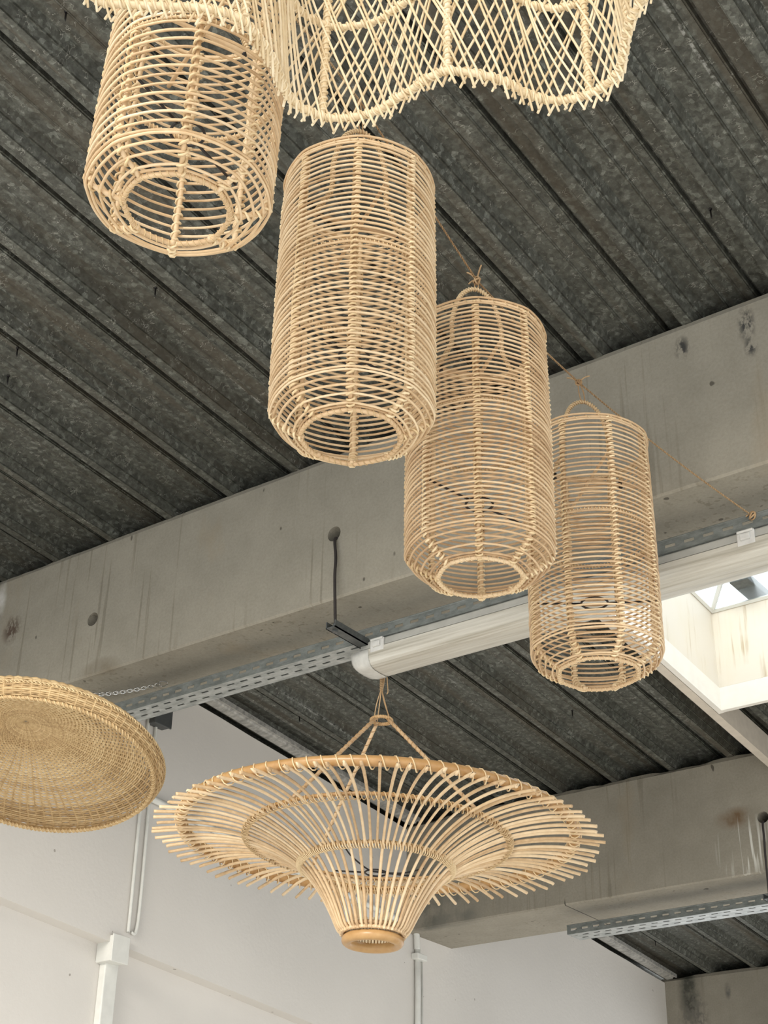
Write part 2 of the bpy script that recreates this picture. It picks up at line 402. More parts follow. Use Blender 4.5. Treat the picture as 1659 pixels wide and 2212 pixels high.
def make_walls():
    # left gable wall: upper leaf stands proud of the lower one, step parallel to the roof
    zl = lambda y: 2.877-(y-3.084)*math.tan(math.radians(4.3))
    def leaf(name, x, lo, hi, thick, label):
        ys = np.linspace(-1.2, 7.6, 45); v = []; f = []
        for y in ys:
            j = .0
            v += [(x, y, lo(y)), (x, y, hi(y)), (x-thick, y, lo(y)), (x-thick, y, hi(y))]
        for i in range(len(ys)-1):
            a = 4*i; b = a+4
            f += [(a, b, b+1, a+1), (a+2, a+3, b+3, b+2), (a, a+2, b+2, b), (a+1, b+1, b+3, a+3)]
        f += [(0, 1, 3, 2), (4*(len(ys)-1), 4*(len(ys)-1)+2, 4*(len(ys)-1)+3, 4*(len(ys)-1)+1)]
        mb = MB(); mb.add(v, f); o = mb.build(name, WALL, smooth=False)
        bm = bmesh.new(); bm.from_mesh(o.data); bmesh.ops.recalc_face_normals(bm, faces=bm.faces); bm.to_mesh(o.data); bm.free()
        struct(o, label, 'wall'); return o
    leaf('wall_left', XW, zl, lambda y: zp(y)-.026+.003*math.sin(y*9)*math.sin(y*23), .16, 'upper leaf of the white painted gable wall, under the roof edge')
    leaf('wall_left_lower', XW-.06, lambda y: -.02, lambda y: zl(y)+.0, .1, 'lower leaf of the white painted gable wall, below the sloping step')
    v = []
    for y in (-1.2, 7.6):
        v += [(XW-.14, y, zp(y)-.2), (XW-.14, y, zp(y)+.08), (XW-.17, y, zp(y)-.2), (XW-.17, y, zp(y)+.08)]
    cm = MB(); cm.add(v, [(0, 4, 5, 1), (2, 3, 7, 6), (0, 2, 6, 4), (1, 5, 7, 3), (0, 1, 3, 2), (4, 6, 7, 5)])
    struct(cm.build('wall_left_light_stop', FLASH, smooth=False), 'added strip behind the top of the white gable wall, blocking outside light', 'wall')  # added closure, keeps outside light out of the gap above the wall
    b = MB(); b.box((XW-.16, 7.96, 0), (4.6, 8.1, 1.0)); struct(b.build('wall_back', WALL, smooth=False), 'low white wall behind the farthest beam, left open above to let light in', 'wall')  # unseen wall, kept low so extra light reaches the far bay
    fl = MB(); fl.box((-4.2, -6, -.1), (7, 8.4, 0)); struct(fl.build('floor', FLOORM, smooth=False), 'pale concrete floor', 'floor')
    # flashing under the deck along the wall
    for (y0, y1) in ((3.25, 5.23), (5.58, 7.6)):
        m = MB()
        ys = (y0, y1)
        v = []
        for y in ys:
            for dx, dz in ((.006, .004), (.006, .012), (.075, .014), (.075, -.004), (.070, -.004), (.066, .003), (.054, .002), (.050, -.005), (.016, -.007), (.008, -.002)):
                v.append((XW+dx, y, zp(y)+dz-.004))
        k = 10; f = [(i, (i+1) % k, k+(i+1) % k, k+i) for i in range(k)]+[tuple(range(k))[::-1], tuple(range(k, 2*k))]
        m.add(v, f); o = m.build('trim_1' if y0 < 4 else 'trim_2', FLASH, smooth=False)
        struct(o, 'zinc flashing strip along the top of the white wall, %s bay' % ('middle' if y0 < 4 else 'far'), 'trim')
make_walls()

# white trunking, joint box and slim conduits on the gable wall
def wall_bits():
    x = XW-.06
    m = MB(); m.box((x, 3.585, .02), (x+.030, 3.645, 2.80)); o = m.build('cable_trunking', WHITEP, smooth=False, bevel=.004)
    tag(o, 'wide white vertical trunking running down the wall below the joint box', 'trunking')
    t = thing('junction_box', 'white painted joint box over the step in the white wall', 'box', (x, 3.60, 2.80))
    m = MB(); m.box((0, -.036, -.022), (.074, .036, .062)); m.build('box_body', WHITEP, t, smooth=False, bevel=.004)
    m = MB(); m.box((.074, -.039, -.025), (.079, .039, .065)); m.build('cover', WHITEP, t, smooth=False, bevel=.002)
    for k, dy in enumerate((-.014, .026)):
        m = MB(); p0 = (XW+.008, 3.645+dy, 3.66); p1 = (XW+.008, 3.65+dy, 2.93); p2 = (XW+.008, 3.64+dy*.4, 2.885)
        m.tube(smooth_path([p0, ((p0[0]), p0[1]+.004, 3.3), p1, p2], 6), .006, 6)
        o = m.build('wall_cable', WHITEP)
        tag(o, 'slim white vertical cable on the wall above the joint box, %s of the pair' % ('left' if k == 0 else 'right'), 'cable', 'pair of wall cables')
    t = thing('wall_box', 'small dark grey electrical box on the white wall under the tray end', 'box', (XW, 3.67, 3.665))
    m = MB(); m.box((0, -.04, -.04), (.04, .04, .04)); m.build('box_body', BOXM, t, smooth=False, bevel=.004)
    m = MB(); m.box((.04, -.043, -.043), (.046, .043, .043)); m.build('lid', BOXM, t, smooth=False, bevel=.002)
    # pipe parallel with the roof and its drop
    a = np.array([XW+.016, 3.62, 3.363]); b = np.array([XW+.016, 5.24, 3.258])
    m = MB(); m.tube(smooth_path([a, (a+b)/2+np.array([0, 0, -.004]), b, b+np.array([0, .045, -.02]), b+np.array([0, .055, -.09])], 8), .013, 8)
    o = m.build('conduit', WHITEP); tag(o, 'white sloping pipe fixed along the gable wall behind the flared shade', 'pipe')
    m = MB(); m.tube([(XW+.014, 5.30, 3.18), (XW+.014, 5.305, 3.0), (XW+.014, 5.31, .05)], .012, 8)
    m.tube([(XW+.012, 5.335, 3.13), (XW+.012, 5.345, 2.6), (XW+.012, 5.35, .05)], .005, 6)
    o = m.build('drop_pipe', WHITEP); tag(o, 'white vertical pipe on the wall below the end of the second beam', 'pipe')
    m = MB(); m.box((XW, 5.275, 3.125), (XW+.034, 5.345, 3.15)); o = m.build('pipe_clip', WHITEP, smooth=False, bevel=.003)
    tag(o, 'small white pipe clip just below the second beam', 'clip')
wall_bits()

# ------------------------------------------------------------------ perforated trays
def tray(x0, x1, y0, w, z, h, label):
    """U tray, open upward, slots punched through the floor and front lip"""
    mb = MB(); th = .0015; pitch = .050; sl = .027
    t = thing('cable_tray', label, 'cable tray', (x0, y0, z))
    L = x1-x0; n = int(L/pitch)
    def plate(rows, fn):
        # rows: list of (a, b, slotted, phase): strips across the plate
        for a, b, slot, ph in rows:
            if not slot: cells = [(0, L)]
            else:
                cells = []; x = 0
                for i in range(n+1):
                    s0 = i*pitch+ph
                    if s0+sl > L: break
                    if s0 > x: cells.append((x, s0))
                    x = s0+sl
                cells.append((x, L))
            for c0, c1 in cells:
                fn(c0, c1, a, b)
    def floor(c0, c1, a, b): mb.box((c0, a, -th), (c1, b, 0))
    plate([(0, w*.20, 0, 0), (w*.20, w*.30, 1, .004), (w*.30, w*.62, 0, 0), (w*.62, w*.72, 1, .029), (w*.72, w, 0, 0)], floor)
    mb.build('tray_floor', TRAY, t, smooth=False)
    mb = MB()
    def side(c0, c1, a, b): mb.box((c0, -th, a), (c1, 0, b))
    plate([(-th, h*.36, 0, 0), (h*.36, h*.60, 1, .016), (h*.60, h, 0, 0)], side)
    mb.tube([(0, -.001, h), (L, -.001, h)], .0022, 6, tone=.3)
    mb.build('side_lip', GALVT, t, smooth=False)
    mb = MB(); mb.box((0, w, -th), (L, w+th, h)); mb.tube([(0, w, h), (L, w, h)], .0022, 6, tone=.3)
    mb.build('side_lip', GALVT, t, smooth=False)
    return t
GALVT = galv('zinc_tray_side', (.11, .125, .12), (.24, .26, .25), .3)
tray(-3.42, .6, 3.0, .078, 3.335, .034, 'long perforated zinc cable tray under the nearest beam, carrying the light fitting')
tray(-3.03, .9, 5.30, .10, 3.135, .034, 'perforated zinc cable tray with a cut end under the second beam')

def hanger(hx, hz, bx, by, bz, y, label, lab2, yback):
    m = MB(); m.tube(smooth_path([(hx, y+.10, hz-.012), (hx, y+.01, hz-.012), (hx, y-.008, hz-.022), ((hx*.7+bx*.3), y-.012, hz-.08), ((hx+bx)/2, (y+by)/2-.006, (hz+bz)/2), (bx, by, bz)], 6), .0042, 8)
    tag(m.build('hanger_rod', ROD), label, 'rod')
    t = thing('tray_bracket', lab2, 'bracket', (bx, by, bz))
    m = MB(); m.box((-.016, -.02, -.012), (.016, yback-by, -.009)); m.box((-.016, -.02, -.012), (-.013, yback-by, .008)); m.box((.013, -.02, -.012), (.016, yback-by, .008))
    m.build('channel', GALVB, t, smooth=False)
    m = MB(); m.tube([(0, 0, -.018), (0, 0, -.008)], .008, 6); m.tube([(0, 0, .000), (0, 0, .006)], .007, 6); m.build('nut', GALVB, t, smooth=False)
hanger(-2.335, 3.628, -2.306, 2.872, 3.330, 2.9, 'dark threaded rod hanging from the round hole of the nearest beam', 'dark steel bracket end under the tray beside the light fitting', 3.085)
hanger(-2.146, 3.428, -2.142, 5.205, 3.13, 5.233, 'dark rod hanging from the hole of the second beam at the right edge', 'steel bracket under the second tray at the right edge', 5.405)

# ------------------------------------------------------------------ fluorescent fitting
def fitting():
    x0, x1, yc, zt = -2.345, -.62, 3.043, 3.3325
    t = thing('light_fitting', 'long dusty white fluorescent light fitting fixed under the nearest cable tray', 'light fitting', (x0, yc, zt))
    L = x1-x0
    m = MB(); prof = [(-.040, 0), (-.047, -.006), (-.050, -.026), (.050, -.026), (.047, -.006), (.040, 0)]
    m.prism_x(prof, .03, L-.03); m.build('housing', HOUS, t, smooth=False, bevel=.002)
    # diffuser: ribbed U with rounded ends
    m = MB(); sec = []
    for a in np.linspace(0, PI, 29):
        c, s = math.cos(a), math.sin(a); k = .0003*math.cos(a*28)
        sec.append(((.054+k)*(abs(c)**.55)*(1 if c > 0 else -1), -.030-(.050+k)*(abs(s)**.6)))
    sec = np.array(sec); xs = [.012, .016, .028, .05, L-.05, L-.028, L-.016, L-.012]; sc = [.60, .78, .94, 1, 1, .94, .78, .60]
    v = []; f = []; n = len(sec)
    for x, q in zip(xs, sc):
        for y, z in sec: v.append((x, y*(.5+.5*q), -.030+(z+.030)*q))
    for i in range(len(xs)-1):
        for k in range(n-1): f.append((i*n+k, i*n+k+1, (i+1)*n+k+1, (i+1)*n+k))
        f.append((i*n, (i+1)*n, (i+1)*n+n-1, i*n+n-1))
    f.append(tuple(range(n))[::-1]); f.append(tuple((len(xs)-1)*n+k for k in range(n)))
    m.add(v, f); m.build('diffuser', DIFF, t, smooth=False)
    for s in (0, 1):
        m = MB(); v = []; f = []
        xs2 = [-.004, .000, .010, .030, .062] if s == 0 else [L+.004, L, L-.010, L-.030, L-.062]
        q2 = [.55, .80, .95, 1.03, 1.035]
        for x, q in zip(xs2, q2):
            for y, z in sec: v.append((x, y*(.5+.5*q), -.022+(z+.022)*q))
        for i in range(4):
            for k in range(n-1): f.append((i*n+k, i*n+k+1, (i+1)*n+k+1, (i+1)*n+k))
            f.append((i*n, (i+1)*n, (i+1)*n+n-1, i*n+n-1))
        f.append(tuple(range(n))[::-1])
        m.add(v, f); m.build('end_cap', ENDCAP, t)
    for x in (.09, 1.15):
        for s in (-1, 1):
            m = MB(); m.box((x-.022, s*.052-.003, -.042), (x+.022, s*.052+.003, -.006)); m.box((x-.012, s*.052-.009, -.03), (x+.012, s*.052+.009, -.016))
            m.tube([(x-.02, s*.056, -.008), (x+.02, s*.056, -.008)], .004, 6)
            m.build('clip', PLASTIC, t, smooth=False, bevel=.0015)
    # small label remains on the diffuser
fitting()

# ------------------------------------------------------------------ skylight
def skylight():
    zb = lambda y: zp(y)-.10
    t = thing('skylight', 'bright skylight with a stained white upstand at the right, beside the cane shades', 'skylight', (SKX0, SKY1, zb(SKY1)))
    ox, oy, oz = SKX0, SKY1, zb(SKY1)
    T = .02; H = .375
    def wallpiece(m, x0, y0, x1, y1, lo, hi, out):
        # vertical panel, inner face on the given line, thickness outward
        v = []
        for (x, y) in ((x0, y0), (x1, y1)):
            for z in (lo(y), hi(y)):
                v.append((x-ox, y-oy, z-oz)); v.append((x+out[0]*T-ox, y+out[1]*T-oy, z-oz))
        m.add(v, [(0, 4, 6, 2), (1, 3, 7, 5), (0, 2, 3, 1), (4, 5, 7, 6), (0, 1, 5, 4), (2, 6, 7, 3)])
    zt = lambda y: zb(y)+.10+H*.75
    ins = .012
    mid = lambda y: zb(y)+.085
    sides = [((SKX0, SKY0), (SKX0, SKY1), (-1, 0)), ((SKX0, SKY1), (SKX1, SKY1), (0, 1)), ((SKX1, SKY1), (SKX1, SKY0), (1, 0)), ((SKX1, SKY0), (SKX0, SKY0), (0, -1))]
    for a, b, o_ in sides:
        e_ = np.sign(np.array(b)-np.array(a))*T; a = tuple(np.array(a)-e_); b = tuple(np.array(b)+e_)
        m = MB(); wallpiece(m, a[0], a[1], b[0], b[1], zb, mid, o_)
        me = m.build('lower_band', CURB2, t, smooth=False)
        m = MB(); wallpiece(m, a[0]+o_[0]*.003, a[1]+o_[1]*.003, b[0]+o_[0]*.003, b[1]+o_[1]*.003, lambda y: mid(y)+.002, zt, o_)
        m.build('upstand_panel', CURB, t, smooth=False)
    for o in t.children:
        bm = bmesh.new(); bm.from_mesh(o.data); bmesh.ops.recalc_face_normals(bm, faces=bm.faces); bm.to_mesh(o.data); bm.free()
    # glazing: low pyramid of panes with bars
    cx, cy = (SKX0+SKX1)/2-ox, (SKY0+SKY1)/2-oy
    P = [(SKX0-ox, SKY0-oy, zt(SKY0)-oz), (SKX0-ox, SKY1-oy, zt(SKY1)-oz), (SKX1-ox, SKY1-oy, zt(SKY1)-oz), (SKX1-ox, SKY0-oy, zt(SKY0)-oz)]
    apx = (cx, cy, P[0][2]+.22)
    for i in range(4):
        m = MB(); a, b = np.array(P[i]), np.array(P[(i+1) % 4]); c = np.array(apx)
        up = np.array([0, 0, .004])
        m.add([a, b, c, a+up, b+up, c+up], [(0, 1, 2), (3, 5, 4), (0, 3, 4, 1), (1, 4, 5, 2), (2, 5, 3, 0)])
        m.build('glass_pane', GLASS, t, smooth=False)
        m = MB(); m.tube([a, c], .009, 4); m.build('glazing_bar', WHITEP, t, smooth=False)
        m = MB(); m.tube([a, b], .008, 4); m.build('frame_rail', WHITEP, t, smooth=False)
    q = at_z(1632, 1287, zt(SKY1)+.03)
    m = MB(); m.box((q[0]-ox-.035, q[1]-oy-.14, q[2]-oz), (q[0]-ox+.035, q[1]-oy+.10, q[2]-oz+.03)); m.build('opener_arm', GALVB, t, smooth=False, bevel=.003)
    # timber trimmer beside it
    v = []
    for y in (3.255, 5.228):
        for x in (-2.085, -2.053):
            for dz in (-.10, -.002): v.append((x, y, zp(y)+dz))
    m = MB(); m.add(v, [(0, 4, 6, 2), (1, 3, 7, 5), (0, 1, 5, 4), (2, 6, 7, 3), (0, 2, 3, 1), (4, 5, 7, 6)])
    o = m.build('trim_3', WOOD, smooth=False)
    bm = bmesh.new(); bm.from_mesh(o.data); bmesh.ops.recalc_face_normals(bm, faces=bm.faces); bm.to_mesh(o.data); bm.free()
    struct(o, 'beige timber trimmer running under the deck beside the skylight', 'trim')
CURB2 = flat_mat('white_curb_band', (.84, .81, .75), .4, 0, .03)
skylight()

# ------------------------------------------------------------------ roof screws
SCREWS = [(1534, 452), (336, 622), (316, 757), (38, 752), (146, 805), (18, 812), (143, 25), (472, 1050), (647, 1545), (1012, 1440), (1095, 1512), (1236, 1535), (1323, 1670), (937, 363), (1415, 2032), (1518, 2015)]
for k, (px, py) in enumerate(SCREWS):
    d = ray(px, py); n = np.array([0, math.sin(SLOPE), math.cos(SLOPE)]); p0 = np.array([0, 2.9, Z0+.045])
    p = CAM+d*((p0-CAM)@n)/(d@n)
    m = MB(); m.tube([(0, 0, .0), (.001, 0, -.022), (.0015, .001, -.030)], [.0022, .0022, .0004], 6); m.tube([(0, 0, .002), (0, 0, -.002)], .0045, 6)
    o = m.build('roof_screw', BLACK, loc=tuple(p)); tag(o, 'tiny dark screw tip poking through the metal roof decking', 'screw', 'screw tips in the roof deck')

# ------------------------------------------------------------------ cylinder shades
def solve_z(x, y, py, off=(0, 0)):
    lo, hi = 1.7, 6
    for _ in range(60):
        z = (lo+hi)/2
        if proj((x+off[0], y+off[1], z))[1] > py: lo = z
        else: hi = z
    return (lo+hi)/2
RL = .14
def cyl_shade(label, cx, cy, hw, oy, ohw, top, n_up, rotdeg, hpy, hhw, harm, mats, seed, hoop_r=.0023, mid=.42, bottom_n=5, tilt=0, R=RL, height=None, handle_rot=20, loop_y=None):
    rng = np.random.default_rng(seed)
    CN, RB, BD = mats
    dep = FPX*R/hw; c = at_d(cx, cy, dep)
    away = np.array([c[0], c[1]])-CAM[:2]; away /= np.linalg.norm(away); az = math.atan2(away[1], away[0])-PI/2
    zs = c[2]
    ro = R*ohw/hw*1.0
    zo = solve_z(c[0], c[1], oy)
    Rt = R*.975
    if height: zt = zs+height
    else: zt = solve_z(c[0], c[1], top, (-away[0]*Rt, -away[1]*Rt))
    t = thing('rattan_pendant_shade', label, 'lampshade', (c[0], c[1], zo), group=None)
    t.rotation_euler = (0, math.radians(tilt), az)
    H = zt-zo; hs = zs-zo
    def prof(z):
        if z < hs: q = z/hs; return ro+(R-ro)*(1-(1-q)**1.7)
        q = (z-hs)/(H-hs); return R*(1-.025*q+.012*math.sin(q*PI))
    A0 = math.radians(rotdeg)
    def hoop(z, r, jit=.0005, n=96):
        a = np.arange(n)*2*PI/n
        cusp = np.abs(np.cos(4*(a-A0)))**5*.0022-.0005
        p = circ(1, 0, n)*0
        rr = r+cusp+jit*np.sin(a*3+rng.uniform(0, 6))+jit*.5*np.sin(a*7+rng.uniform(0, 6))
        zz = z+jit*.8*np.sin(a*2+rng.uniform(0, 6))+jit*.7*np.sin(a*5+rng.uniform(0, 6))
        return np.stack([rr*np.cos(a), rr*np.sin(a), zz], 1)
    # woven body hoops
    m = MB()
    zz = list(np.linspace(hs, H-.006, n_up))+[hs*(k+.6)/(bottom_n+.2) for k in range(bottom_n)]
    for z in zz:
        m.tube(hoop(z+rng.normal(0, .0004), prof(z)), hoop_r*rng.uniform(.9, 1.1), 6, True, ref=(0, 0, 1), tone=rng.uniform(.05, .75))
    m.build('cane_weave', CN, t)
    # ribs with their bindings
    zr = np.r_[np.linspace(0, hs, 10), np.linspace(hs, H, 40)[1:]]
    base = np.stack([np.array([prof(z)-.006 for z in zr]), np.zeros(len(zr)), zr], 1)
    turns = n_up+bottom_n
    for k in range(8):
        mt = Matrix.Rotation(A0+k*PI/4, 3, 'Z'); M3 = np.array(mt)
        P = base@M3.T
        wob = rng.normal(0, .0006, (len(P), 3)); P = P+wob
        m = MB(); m.tube(P, .0042, 6, ref=(math.sin(A0+k*PI/4), -math.cos(A0+k*PI/4), 0.01)); rb = m.build('rib', RB, t)
        m = MB(); out = M3@np.array([1, 0, 0])
        m.helix(P+out*.003, .0066, .0023, turns, per=7, sides=5, phase=k, tone=rng.uniform(.2, .8), ref=out)
        m.build('binding', BD, rb)
    # wrapped rims
    for nm, z, r, rr in (('bottom_rim', .0, ro-.003, .0040), ('top_rim', H, Rt-.002, .0036)):
        m = MB(); p = hoop(z, r, .0006); m.tube(p, rr, 8, True, ref=(0, 0, 1)); m.tube(hoop(z+.006, r+.004, .0006), .0025, 6, True, ref=(0, 0, 1)); o = m.build(nm, RB, t)
        m = MB(); m.helix(p, rr+.0008, .0010, 48 if z == 0 else 32, closed=True, per=6, sides=4, ref=np.array([0, 0, 1.])); m.build('rim_wrap', BD, o)
    zmid = H*(1-mid)
    m = MB(); p = hoop(zmid, prof(zmid)-.007, .001); m.tube(p, .0032, 8, True, ref=(0, 0, 1)); o = m.build('inner_hoop', RB, t)
    m = MB(); m.helix(p, .0044, .0014, 110, closed=True, per=6, sides=4, ref=np.array([0, 0, 1.])); m.build('rim_wrap', BD, o)
    # carrying loop and its cross bar
    hw_ = .066*R/.14; zb = H-.085; LH = solve_z(c[0], c[1], loop_y)-zo-H if loop_y else .10
    c_, s_ = math.cos(math.radians(handle_rot)), math.sin(math.radians(handle_rot))
    U = [(-R*.62, zb), (-hw_*.95, zb+.05), (-hw_*.82, H-.01), (-hw_*.8, H+LH*.35), (-hw_*.52, H+LH*.82), (0, H+LH), (hw_*.52, H+LH*.82), (hw_*.8, H+LH*.35), (hw_*.82, H-.01), (hw_*.95, zb+.05), (R*.62, zb)]
    P = smooth_path([(x*c_, x*s_, z) for x, z in U], 6)
    m = MB(); m.tube(P, .0036, 7); o = m.build('hanging_loop', RB, t)
    m = MB(); m.helix(P, .0044, .0015, 80, per=6, sides=4, ref=np.array([-s_, c_, 0])); m.build('loop_wrap', BD, o)
    m = MB(); Pb = np.array([(x*c_, x*s_, zb) for x in np.linspace(-(R-.006), R-.006, 12)]); m.tube(Pb, .0045, 7)
    Pc = np.array([(-x*s_, x*c_, zb-.006) for x in np.linspace(-(R-.006), R-.006, 12)]); m.tube(Pc, .0038, 7)
    o = m.build('cross_bar', RB, t)
    for x in (-R*.55, R*.55):
        m = MB(); m.tube([(x*c_, x*s_, zb-.008), (x*c_, x*s_, zb+.008)], .0045, 6); m.build('nail', BLACK, o)
    # black lamp-holder ring with two arms
    zh = solve_z(c[0], c[1], hpy)-zo; rh = hhw*dep/FPX
    m = MB(); m.tube(circ(rh, zh, 32), .0024, 6, True, ref=(0, 0, 1))
    ah = math.radians(harm)
    for s in (0, PI):
        m.tube([(rh*math.cos(ah+s), rh*math.sin(ah+s), zh), ((R-.008)*math.cos(ah+s), (R-.008)*math.sin(ah+s), zh+.002)], .0023, 6)
    m.build('lamp_holder', BLACK, t)
    return t, np.array([c[0], c[1], zo+H+LH]), c

TOPS = {}
_, TOPS[1], c1 = cyl_shade('large open-weave cylindrical rattan shade, top left, partly hidden by the scalloped shade', 385, 421, 199, 453, 117, None, 24, -90, 288, 38, 50, (CANE, CANE, BIND), 11, hoop_r=.0023, height=.43, tilt=1.5, bottom_n=4)
_, TOPS[2], c2 = cyl_shade('tall cylindrical rattan shade hanging directly under the scalloped shade', 760, 893, 177, 945, 110, 302, 46, -92, 770, 33, 40, (CANE, CANE_HONEY, BIND), 12, loop_y=284)
_, TOPS[3], c3 = cyl_shade('tall cylindrical rattan shade in the middle of the row, overlapping its two neighbours', 1037, 1200, 160, 1248, 94, 650, 50, -91, 1090, 30, 45, (CANE_HONEY, CANE_HONEY, BIND), 13, loop_y=625)
_, TOPS[4], c4 = cyl_shade('smallest looking cylindrical rattan shade at the right end of the row, beside the skylight', 1290, 1408, 143, 1456, 88, 899, 46, -67.5, 1303, 29, 3, (CANE_HONEY, CANE_HONEY, BIND), 14, loop_y=868)
print('lamp pos', c1, c2, c3, c4, TOPS)

# ------------------------------------------------------------------ jute line that carries the cylinder shades
def jute_line():
    def twist(m, P, r, turns):
        P = np.asarray(P)
        for k in range(2): m.helix(P, r*.6, r*.62, turns, per=6, sides=4, phase=k*PI, tone=RNG.uniform(.2, .6))
    knot = np.array(at_y(1625, 1114, 2.998))
    def dd(p): return float((p-CAM)@CF)
    K4 = at_d(1250, 826, dd(TOPS[4])); K3 = at_d(1030, 606, dd(TOPS[3]))
    K2 = at_d(775, 215, dd(TOPS[2])); K1 = at_d(560, -60, dd(TOPS[1]))
    K1[2] = min(K1[2], zp(K1[1])-.03); K2[2] = min(K2[2], zp(K2[1])-.02)
    print('K', K1, K2, K3, K4, zp(K1[1]), zp(K2[1]), zp(K3[1]))
    # keep below the deck
    t = thing('jute_line', 'thin brown jute line sloping down to the tray, carrying the four cylindrical shades', 'string', tuple(knot))
    m = MB()
    for a, b, s in ((knot, K4, .010), (K4, K3, .008), (K3, K2, .0), (K2, K1, 0)):
        L = np.linalg.norm(a-b); q = np.linspace(0, 1, 24)[:, None]
        P = a*(1-q)+b*q; P[:, 2] -= s*4*(q[:, 0]*(1-q[:, 0]))
        twist(m, P-knot, .0022, L/.012)
    e = np.array([K1[0], K1[1]-.15, zp(K1[1]-.15)]); q = np.linspace(0, 1, 10)[:, None]
    P = K1*(1-q)+e*q; twist(m, P-knot, .0022, 20)
    m.build('line', JUTE, t)
    rng = np.random.default_rng(5)
    TAILS = [[(28, 14), (22, 2), (-14, 2)], [(-26, -10), (24, -14)], [(-22, -18), (10, -34), (-18, 8)]]
    for (c, r), tails in zip(((knot, .010), (K4, .007), (K3, .008)), TAILS):
        m = MB()
        for k in range(4):
            ax = rng.normal(0, 1, 3); ax /= np.linalg.norm(ax); u = np.cross(ax, [0, 0, 1.]); u /= np.linalg.norm(u); w = np.cross(ax, u)
            a = np.arange(12)*2*PI/12; m.tube(c-knot+r*(np.cos(a)[:, None]*u+np.sin(a)[:, None]*w), .002, 5, True, ref=ax)
        for tx, ty in tails:                      # loose tails
            p = proj(c); e = at_d(p[0]+tx, p[1]+ty, dd(c)+.004)
            mid = (c+e)/2+np.array([0, 0, .004]); m.tube(smooth_path([c-knot, mid-knot, e-knot], 5), [.0018]*10+[.0012], 5)
        m.build('knot', JUTE, t)
    for i, K, dx in ((4, K4, .004), (3, K3, .003), (2, K2, .003), (1, K1, .003)):
        T_ = TOPS[i]; m = MB()
        for s in (-1, 1):
            o = CR*dx*s; m.tube(smooth_path([K+o*.4-K, (K+T_)/2+o*1.3-K, T_+o-np.array([0, 0, .006])-K], 6), .0014, 5)
        o = m.build('shade_tie', JUTE, loc=tuple(K))
        tag(o, ['', 'jute tie hidden above the top left shade', 'jute tie on the loop of the shade under the scalloped one', 'short frayed jute tie on the loop of the middle cylindrical shade', 'double jute tie on the loop of the rightmost cylindrical shade'][i], 'string')
jute_line()

